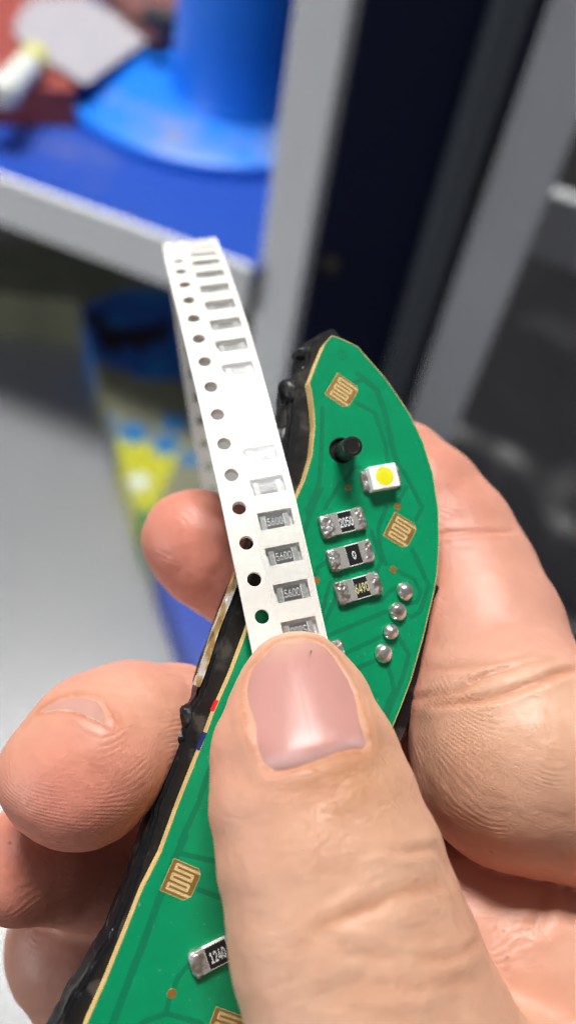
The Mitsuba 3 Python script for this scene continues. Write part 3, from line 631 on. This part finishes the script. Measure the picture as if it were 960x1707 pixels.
# ------------------------------------------------------------------ the hand: one continuous skin
def chain(nodes, k, flat=None): return dict(nodes=[(P(a, b, d), r) for a, b, d, r in nodes], k=k)
LIMBS = {
 'thumb': [chain([(487, 1146, 87.6, 4.75), (480, 1190, 86.6, 5.9), (474, 1260, 84.2, 7.0), (487, 1340, 82.5, 7.7), (515, 1430, 81.0, 8.5), (545, 1530, 79.6, 9.1), (556, 1590, 78.6, 9.0), (585, 1680, 77.6, 9.4), (640, 1900, 76, 12)], 1.6),
           chain([(505, 1144, 87.6, 4.75), (525, 1190, 86.6, 5.9), (543, 1265, 84.2, 7.0), (565, 1350, 82.5, 7.6), (592, 1440, 81.0, 8.2), (620, 1540, 79.4, 8.5), (646, 1620, 78.4, 8.9), (680, 1720, 77.6, 9.5), (760, 1930, 76, 13)], 1.6)],
 'index': [chain([(668, 782, 116, 6.5), (700, 835, 115, 8.1), (742, 905, 113.5, 9.05), (772, 975, 111, 9.5), (800, 1055, 107.5, 10.1), (822, 1140, 103.5, 10.4), (850, 1215, 98.5, 11.3), (866, 1268, 96.5, 11.6), (1010, 1290, 97, 12.5)], 2.2)],
 'middle': [chain([(322, 900, 108, 6.3), (350, 920, 108.5, 6.9), (400, 945, 110, 7.6), (500, 1010, 113, 8.2), (650, 1090, 116, 9), (820, 1170, 117, 10), (960, 1260, 114, 11.5), (1050, 1350, 108, 12)], 2.2)],
 'ring': [chain([(142, 1302, 90.5, 6.9), (165, 1270, 91.5, 7.2), (215, 1222, 95, 6.9), (290, 1215, 101, 7.2), (380, 1240, 108, 7.6), (560, 1270, 117, 8.8), (780, 1330, 121, 10), (960, 1420, 117, 11.5)], 2.2),
          chain([(95, 1290, 91.5, 6.0), (150, 1225, 94.5, 6.1), (215, 1205, 96, 5.8)], 2.2)],
 'little': [chain([(40, 1445, 99, 6.4), (75, 1430, 101, 7.0), (160, 1440, 106, 7.6), (330, 1480, 114, 8.4), (560, 1560, 120, 9.5), (820, 1640, 119, 11.5)], 2.2)],
 'heel': [chain([(140, 1575, 112, 9.8), (240, 1680, 115, 12), (420, 1830, 117, 16), (700, 1950, 112, 20)], 5)],
 'palm': [chain([(775, 1580, 101, 13.0), (880, 1600, 100, 12.7), (1010, 1640, 99, 13.4)], 4), chain([(800, 1720, 99, 14.6), (1000, 1740, 97, 14.6)], 4), chain([(930, 1828, 93, 9.5), (860, 1850, 92, 11), (1100, 1860, 94, 11)], 3),
          chain([(1040, 1330, 108, 14), (1090, 1700, 105, 19), (1000, 2000, 103, 22), (1050, 2500, 108, 24), (1300, 3400, 120, 30)], 6), chain([(700, 1950, 112, 20), (1000, 2000, 103, 22)], 6), chain([(760, 1960, 79, 14), (1000, 2050, 95, 20)], 6), chain([(820, 1640, 119, 12), (960, 1420, 117, 12), (1050, 1700, 112, 17)], 5)],
}
JOIN = {'thumb': 1.0, 'index': 0.5, 'middle': 0.6, 'ring': 0.6, 'little': 0.6, 'heel': 1.5, 'palm': 0.0}
def smin(a, b, k):
    if k <= 0: return np.minimum(a, b)
    h = np.maximum(k - np.abs(a - b), 0) / k
    return np.minimum(a, b) - h * h * k * 0.25
def limb_sdf(p, parts):
    out = None
    for c in parts:
        nd = c['nodes']; cur = None
        for (a, ra), (b, rb) in zip(nd[:-1], nd[1:]):
            ab = (b - a).astype(np.float32); L2 = float(ab @ ab); pa = p - a.astype(np.float32)
            t = np.clip((pa @ ab) / L2, 0, 1)
            tt = t * t * (3 - 2 * t) * .4 + t * .6
            q = pa - t[..., None] * ab
            d = np.sqrt((q * q).sum(-1)) - (ra + (rb - ra) * tt)
            cur = d if cur is None else smin(cur, d, c['k'] * .5)
        out = cur if out is None else smin(out, cur, 3.0)
    return out
def bounds(parts, pad=2.5):
    a = np.array([n for c in parts for n, r in c['nodes']]); r = np.array([r for c in parts for n, r in c['nodes']])[:, None]
    return (a - r).min(0) - pad, (a + r).max(0) + pad
def board_press(p):
    """How far a point lies in front of the face that the thumb is pressed on."""
    return (p - (B0 + N * 2.02).astype(np.float32)) @ N.astype(np.float32)
def hand_sdf(p):
    p = np.asarray(p, np.float32); out = np.full(p.shape[:-1], 1e3, np.float32)
    for name, parts in LIMBS.items():
        d = limb_sdf(p, parts)
        out = np.where(out > 900, d, smin(out, d, JOIN[name]))
    return out
H = 0.42
LO, HI = np.array([-36., -95, -136]), np.array([52., 18, -60])
NG = np.ceil((HI - LO) / H).astype(int) + 1
vol = np.full(NG, 1e3, np.float32)
GX = [LO[k] + H * np.arange(NG[k]) for k in range(3)]
for name, parts in LIMBS.items():
    a, b = bounds(parts); i0 = np.clip(((a - LO) / H).astype(int), 0, NG); i1 = np.clip(((b - LO) / H).astype(int) + 2, 0, NG)
    if (i1 <= i0).any(): continue
    sl = tuple(slice(x, y) for x, y in zip(i0, i1))
    # coarse pass first, then only the cells near the skin
    cg = np.stack(np.meshgrid(*[GX[k][sl[k]][::4] for k in range(3)], indexing='ij'), -1).astype(np.float32)
    cd = limb_sdf(cg, parts)
    big = np.repeat(np.repeat(np.repeat(cd, 4, 0), 4, 1), 4, 2)[:i1[0] - i0[0], :i1[1] - i0[1], :i1[2] - i0[2]]
    near = np.abs(big) < H * 4 * 1.75 + 1.2
    d = big.copy(); idx = np.argwhere(near)
    pts = np.stack([GX[k][idx[:, k] + i0[k]] for k in range(3)], 1).astype(np.float32)
    d[near] = limb_sdf(pts, parts)
    if name == 'thumb':       # the pad is pressed flat on the tape and the parts
        d[near] = np.maximum(d[near], -(smin(pts @ N.astype(np.float32) * 0 + board_press(pts), board_press(pts), 0) ))
    cur = vol[sl]
    vol[sl] = np.where(cur > 900, d, smin(cur, d, JOIN[name]))
def surface_nets(vol, lo, h):
    s = vol < 0
    c = s[:-1, :-1, :-1]; any_, all_ = c.copy(), c.copy()
    for o in np.ndindex(2, 2, 2):
        q = s[o[0]:s.shape[0] - 1 + o[0], o[1]:s.shape[1] - 1 + o[1], o[2]:s.shape[2] - 1 + o[2]]; any_ |= q; all_ &= q
    act = np.argwhere(any_ & ~all_); ids = np.full(c.shape, -1, np.int64); ids[tuple(act.T)] = np.arange(len(act))
    acc = np.zeros((len(act), 3)); n = np.zeros(len(act))
    for ax in range(3):
        for u, w in np.ndindex(2, 2):
            o = [0, 0, 0]; o[(ax + 1) % 3], o[(ax + 2) % 3] = u, w
            a = act + o; b = a.copy(); b[:, ax] += 1
            va, vb = vol[tuple(a.T)], vol[tuple(b.T)]; x = (va < 0) != (vb < 0)
            t = np.where(x, va / np.where(x, va - vb, 1), 0)
            q = np.array(o, float)[None] + np.zeros((len(act), 3)); q[:, ax] = t
            acc += q * x[:, None]; n += x
    V = lo + (act + acc / n[:, None]) * h
    faces = []
    for ax in range(3):
        u, w = (ax + 1) % 3, (ax + 2) % 3
        a = s[tuple(slice(0, -1) if k == ax else slice(1, -1) for k in range(3))]; b = s[tuple(slice(1, None) if k == ax else slice(1, -1) for k in range(3))]
        e_ = np.argwhere(a != b); inside = a[tuple(e_.T)]; e_[:, u] += 1; e_[:, w] += 1
        def cell(du, dw): q = e_.copy(); q[:, u] -= du; q[:, w] -= dw; return ids[tuple(q.T)]
        quad = np.stack([cell(1, 1), cell(0, 1), cell(0, 0), cell(1, 0)], 1)
        quad[~inside] = quad[~inside][:, ::-1]; faces.append(quad)
    Q = np.vstack(faces); Q = Q[(Q >= 0).all(1)]
    return V, np.vstack([Q[:, [0, 1, 2]], Q[:, [0, 2, 3]]])
HV, HF = surface_nets(vol, LO, H)
del vol
hm = trimesh.Trimesh(HV, HF, process=False)
trimesh.smoothing.filter_taubin(hm, lamb=0.5, nu=0.52, iterations=8)
HV = np.array(hm.vertices)
def normals_of(V):
    n = np.zeros_like(V); fc = np.cross(V[HF[:, 1]] - V[HF[:, 0]], V[HF[:, 2]] - V[HF[:, 0]])
    for k in range(3): np.add.at(n, HF[:, k], fc)
    return n / np.maximum(np.linalg.norm(n, axis=1, keepdims=True), 1e-9)
HN = normals_of(HV)
print('hand', len(HV), len(HF), 'volume', hm.volume)

def hit(px, py, d0=60.0, d1=135.0, only=None):
    """First point of the skin along the pixels' rays."""
    px, py = np.atleast_1d(px).astype(float), np.atleast_1d(py).astype(float)
    dirs = np.stack([(px - CX) / F, (CY - py) / F, -np.ones(len(px))], 1); t = np.full(len(px), d0)
    f = (lambda p: limb_sdf(p.astype(np.float32), LIMBS[only])) if only else hand_sdf
    for _ in range(60): t = np.minimum(t + f(dirs * t[:, None]) * .8, d1)
    return dirs * t[:, None], t
disp = np.zeros(len(HV)); red = np.zeros(len(HV)); front = HN[:, 2] > -.3
disp += (meshkit.fbm(HV * 0.22, 3, 2) - .5) * .42 + (meshkit.fbm(HV * 0.8, 3, 8) - .5) * .10
def crease(pts, width, depth, limb=None, dark=.5, ragged=.5, lift=.4):
    q = rounded(pts, 90); P3, t = hit(q[:, 0], q[:, 1], only=limb)
    P3 = P3[t < 134]
    d, i = cKDTree(P3).query(HV, distance_upper_bound=width * 5)
    ok = np.isfinite(d); dd, ii = d[ok], i[ok]
    a = ii / max(len(P3) - 1, 1); fade = np.clip(np.minimum(a, 1 - a) * 7, 0, 1) ** .7
    dd = dd + (meshkit.fbm(HV[ok] * 1.4, 2, 4) - .5) * width * ragged
    width = width * 1.15; depth = depth * (.50 if limb == 'index' else .62); g = np.exp(-(dd / width) ** 2) * fade
    disp[ok] += -depth * g + lift * depth * np.exp(-((np.abs(dd) - 2.1 * width) / (width * 1.1)) ** 2) * fade
    red[ok] = np.maximum(red[ok], dark * g)
# index finger, palm side
crease([(700, 897), (740, 890), (800, 886), (862, 884)], .30, .34, 'index')
crease([(700, 912), (760, 902), (850, 896)], .26, .10, 'index', .2)
crease([(676, 1168), (720, 1160), (775, 1148), (810, 1126), (870, 1112)], .42, .42, 'index')
crease([(700, 1118), (760, 1113), (830, 1103), (900, 1085)], .5, .25, 'index', .35)
crease([(768, 1140), (830, 1118), (880, 1105), (930, 1098)], .28, .34, 'index', .4)
crease([(700, 1176), (765, 1172), (830, 1160), (880, 1142), (960, 1118)], .40, .50, 'index', .65)
crease([(905, 1130), (940, 1120), (1000, 1110)], .4, .4, 'index', .6)
# palm
crease([(915, 1480), (900, 1525), (880, 1560)], .7, .35, None, .45)
crease([(720, 1400), (760, 1470), (800, 1560)], .5, .12, None, .2)
# thumb, back side: knuckle folds
crease([(505, 1548), (545, 1540), (600, 1525), (650, 1500), (700, 1482), (752, 1474)], .55, .26, 'thumb', .55, 1.1, .15)
crease([(570, 1532), (605, 1520), (640, 1508)], .7, .18, 'thumb', .6, .5, .1)
crease([(690, 1600), (740, 1600), (785, 1582), (806, 1556)], .40, .20, 'thumb', .4, .5, .2)
crease([(550, 1655), (640, 1652), (730, 1640), (810, 1630)], .6, .13, 'thumb', .25, 1.2, .2)
crease([(640, 1418), (690, 1420), (735, 1412)], .35, .20, 'thumb', .2)
crease([(470, 1590), (530, 1570), (600, 1590), (680, 1610)], .5, .12, 'thumb', .12, 1.3)
crease([(520, 1640), (600, 1690), (700, 1700)], .6, .14, 'thumb', .12, 1.3)
for k in range(26):      # fine wrinkles of the knuckle
    x, y = rng.uniform(430, 790), rng.uniform(1380, 1690); l = rng.uniform(30, 90); a = rng.normal(.22, .3)
    crease([(x - l / 2, y + l / 2 * a), (x, y + rng.uniform(-6, 6)), (x + l / 2, y - l / 2 * a)], rng.uniform(.22, .4), rng.uniform(.03, .07), 'thumb', .08, 1.3, .15)
# ring finger side folds
crease([(205, 1215), (195, 1190), (180, 1172)], .5, .2, 'ring', .3)
for k in range(14):      # fine lines over the pads
    y = rng.uniform(1215, 1390); x = rng.uniform(760, 930); l = rng.uniform(40, 120)
    crease([(x - l / 2, y - l * .12), (x, y + rng.uniform(-5, 5)), (x + l / 2, y + l * .16)], .18, .05, 'index', .06, .8)

# nails
NAILS = {
 'thumbnail': dict(limb='thumb', out=[(440, 1092), (452, 1078), (475, 1068), (500, 1064), (525, 1068), (545, 1080), (566, 1105), (584, 1136), (597, 1170), (606, 1206), (613, 1240), (611, 1251), (592, 1254), (560, 1262), (530, 1273), (500, 1282), (470, 1288), (450, 1284), (436, 1270), (422, 1240), (412, 1200), (408, 1165), (413, 1130), (424, 1108)]),
 'fingernail': dict(limb='ring', out=[(66, 1188), (80, 1177), (100, 1168), (124, 1162), (145, 1163), (162, 1168), (176, 1182), (184, 1200), (186, 1216), (174, 1210), (156, 1203), (136, 1193), (112, 1187), (88, 1187)]),
}
def smooth01(x): x = np.clip(x, 0, 1); return x * x * (3 - 2 * x)
NAILMESH = {}
for name, nl in NAILS.items():
    big = name == 'thumbnail'
    ring0 = rounded(nl['out'], 120, True); cen = ring0.mean(0)
    K = 26 if big else 14
    rings = [cen + (ring0 - cen) * (k / K) for k in range(1, K + 1)]
    px = np.vstack([[cen]] + rings); p3, t = hit(px[:, 0], px[:, 1], only=nl['limb'])
    x, y = (px[:, 0] - cen[0]) / 100, (px[:, 1] - cen[1]) / 100
    if big:   # across the nail the plate is flatter in the middle and rolls over at the sides
        ux, uy = (px[:, 0] - cen[0]) * .965 + (px[:, 1] - cen[1]) * -.20, (px[:, 0] - cen[0]) * .2 + (px[:, 1] - cen[1]) * .965
        a, b = ux / 100, uy / 100
        M = np.stack([np.ones_like(a), a, b, a * a, b * b, a * b, a ** 3, a ** 4, a * a * b], 1)
    else: M = np.stack([np.ones_like(x), x, y, x * x, y * y, x * y], 1)
    good = t < 130
    co_, *_ = np.linalg.lstsq(M[good], t[good], rcond=None); ts = M @ co_
    if big: ts = ts - .72 * co_[4] * (b * b - .30)
    print(name, co_)
    rad = np.r_[0, np.repeat(np.arange(1, K + 1) / K, len(ring0))]
    up_ = (.20 if big else .14) * (1 - rad ** 4) - (.26 if big else .20) * rad ** 4
    wE = (rad ** 5 if big else rad ** 8); ts = ts * (1 - wE) + np.where(good, t, ts) * wE
    dirs = p3 / t[:, None]
    V = dirs * (ts - up_)[:, None]
    n0 = len(ring0); f = [[0, 1 + (i + 1) % n0, 1 + i][::1] for i in range(n0)]
    for k in range(K - 1):
        i = np.arange(n0); j = (i + 1) % n0; A0 = 1 + k * n0
        f += np.stack([A0 + i, A0 + j, A0 + n0 + j], 1).tolist() + np.stack([A0 + i, A0 + n0 + j, A0 + n0 + i], 1).tolist()
    nm = trimesh.Trimesh(V, np.array(f), process=False)
    fn = np.cross(V[nm.faces[:, 1]] - V[nm.faces[:, 0]], V[nm.faces[:, 2]] - V[nm.faces[:, 0]]).sum(0)
    if fn[2] < 0: nm.invert()
    # colour of the plate: pink bed, paler moon at the root, yellowish sides
    if big:
        along = np.clip((px[:, 1] + (px[:, 0] - 510) * .22 - 1070) / 205, 0, 1)
        bed = np.array([.50, .245, .215]); c = np.tile(bed, (len(V), 1))
        moon = np.clip((along - .86 - .03 * np.sin(px[:, 0] * .05)) / .06, 0, 1)[:, None]; c = c * (1 - moon * .45) + np.array([.58, .40, .39]) * moon * .45
        tipc = np.clip((.16 - along) / .16, 0, 1)[:, None]; c = c * (1 - tipc * .6) + np.array([.54, .33, .25]) * tipc * .6
        side = np.clip((rad - .90) / .1, 0, 1)[:, None]; c = c * (1 - side * .45) + np.array([.48, .27, .19]) * side * .45
    else:
        c = np.tile(np.array([.51, .275, .225]), (len(V), 1))
        low = np.clip((px[:, 1] - np.interp(px[:, 0], [66, 112, 157, 184], [1186, 1181, 1197, 1212])) / 5, 0, 1)[:, None]
        c = c * (1 - low * .7) + np.array([.62, .47, .40]) * low * .7
    NAILMESH[name] = (nm, c)
    # the skin dips under the plate and swells round its edge
    n3 = V[1 + (K - 1) * n0:]
    dE, iE = cKDTree(resample(n3, 600, True)).query(HV, distance_upper_bound=3.0)
    q2 = np.c_[HV[:, 0] / -HV[:, 2] * F + CX, CY - HV[:, 1] / -HV[:, 2] * F]
    nearp = np.where((np.linalg.norm(HV - V.mean(0), axis=1) < 14) & front)[0]
    from shapely import contains_xy
    ins = np.zeros(len(HV), bool); ins[nearp] = contains_xy(sg.Polygon(ring0), q2[nearp, 0], q2[nearp, 1])
    ok = np.isfinite(dE) & front
    disp[ins] -= .75 * smooth01(np.where(np.isfinite(dE[ins]), dE[ins], 3) / 1.6)
    wall = ok & ~ins
    disp[wall] += (.26 if big else .14) * np.exp(-((dE[wall] - .7) / .85) ** 2) * (1 if not big else np.clip((q2[wall, 1] - 1085) / 60, 0, 1))
    red[wall] = np.maximum(red[wall], .6 * np.exp(-(dE[wall] / .55) ** 2))
    if big:
        pass
HV2 = HV + HN * disp[:, None]
# skin tone: beige back of the thumb, pinker fingertips and palm, deeper in the folds
def near_to(px, py, d, r): return np.exp(-(np.linalg.norm(HV - P(px, py, d), axis=1) / r) ** 2)
back_c, pink_c, palm_c = np.array([.60, .345, .230]), np.array([.585, .215, .152]), np.array([.585, .300, .220])
isthumb = 1 / (1 + np.exp(-(HV[:, 2] + 91.5) * .9))
C = palm_c * (1 - isthumb[:, None]) + back_c * isthumb[:, None]
pk = np.clip(near_to(680, 780, 103, 15) * .8 + near_to(320, 900, 102, 12) * 1.1 + near_to(130, 1310, 84, 9) * .75 + near_to(40, 1450, 94, 14) * 1.1 + near_to(375, 1270, 82, 10) * .35 + near_to(870, 1600, 92, 20) * .4, 0, 1)[:, None]
C = C * (1 - pk) + pink_c * pk
mo = (meshkit.fbm(HV * .35, 4, 31) * .6 + meshkit.fbm(HV * .11, 2, 12) * .5 + meshkit.noise(HV * 1.6, 3) * .22)[:, None] - .66
C = C * (1 + mo * np.array([.14, .30, .34]))
spot = np.clip((meshkit.noise(HV * 2.3, 77) - .955) / .03, 0, 1)[:, None] * (HV[:, 2:3] < -88)
C = C * (1 - spot * .55)
rd = np.clip(red, 0, 1)[:, None]
C = C * (1 - rd * np.array([.25, .45, .58]))
cut = near_to(585, 1268, 75, 5.5)[:, None]; C = C * (1 - cut * np.array([.18, .34, .50]))
hand = put('hand', (HV2, HF), 'skin', smooth=True, color=np.clip(C, .02, .9))
tag(hand, 'left hand pinching the tape and the green board between thumb and fingers', 'hand')
for name, (nm, c) in NAILMESH.items():
    k = put(name, nm, 'nail', hand, smooth=True, color=np.clip(c, .02, .9))
tag('hand__thumbnail', 'pink ridged thumbnail with a pale band at its root'); tag('hand__fingernail', 'nail seen edge on')
print('done', len(scene), 'entries')
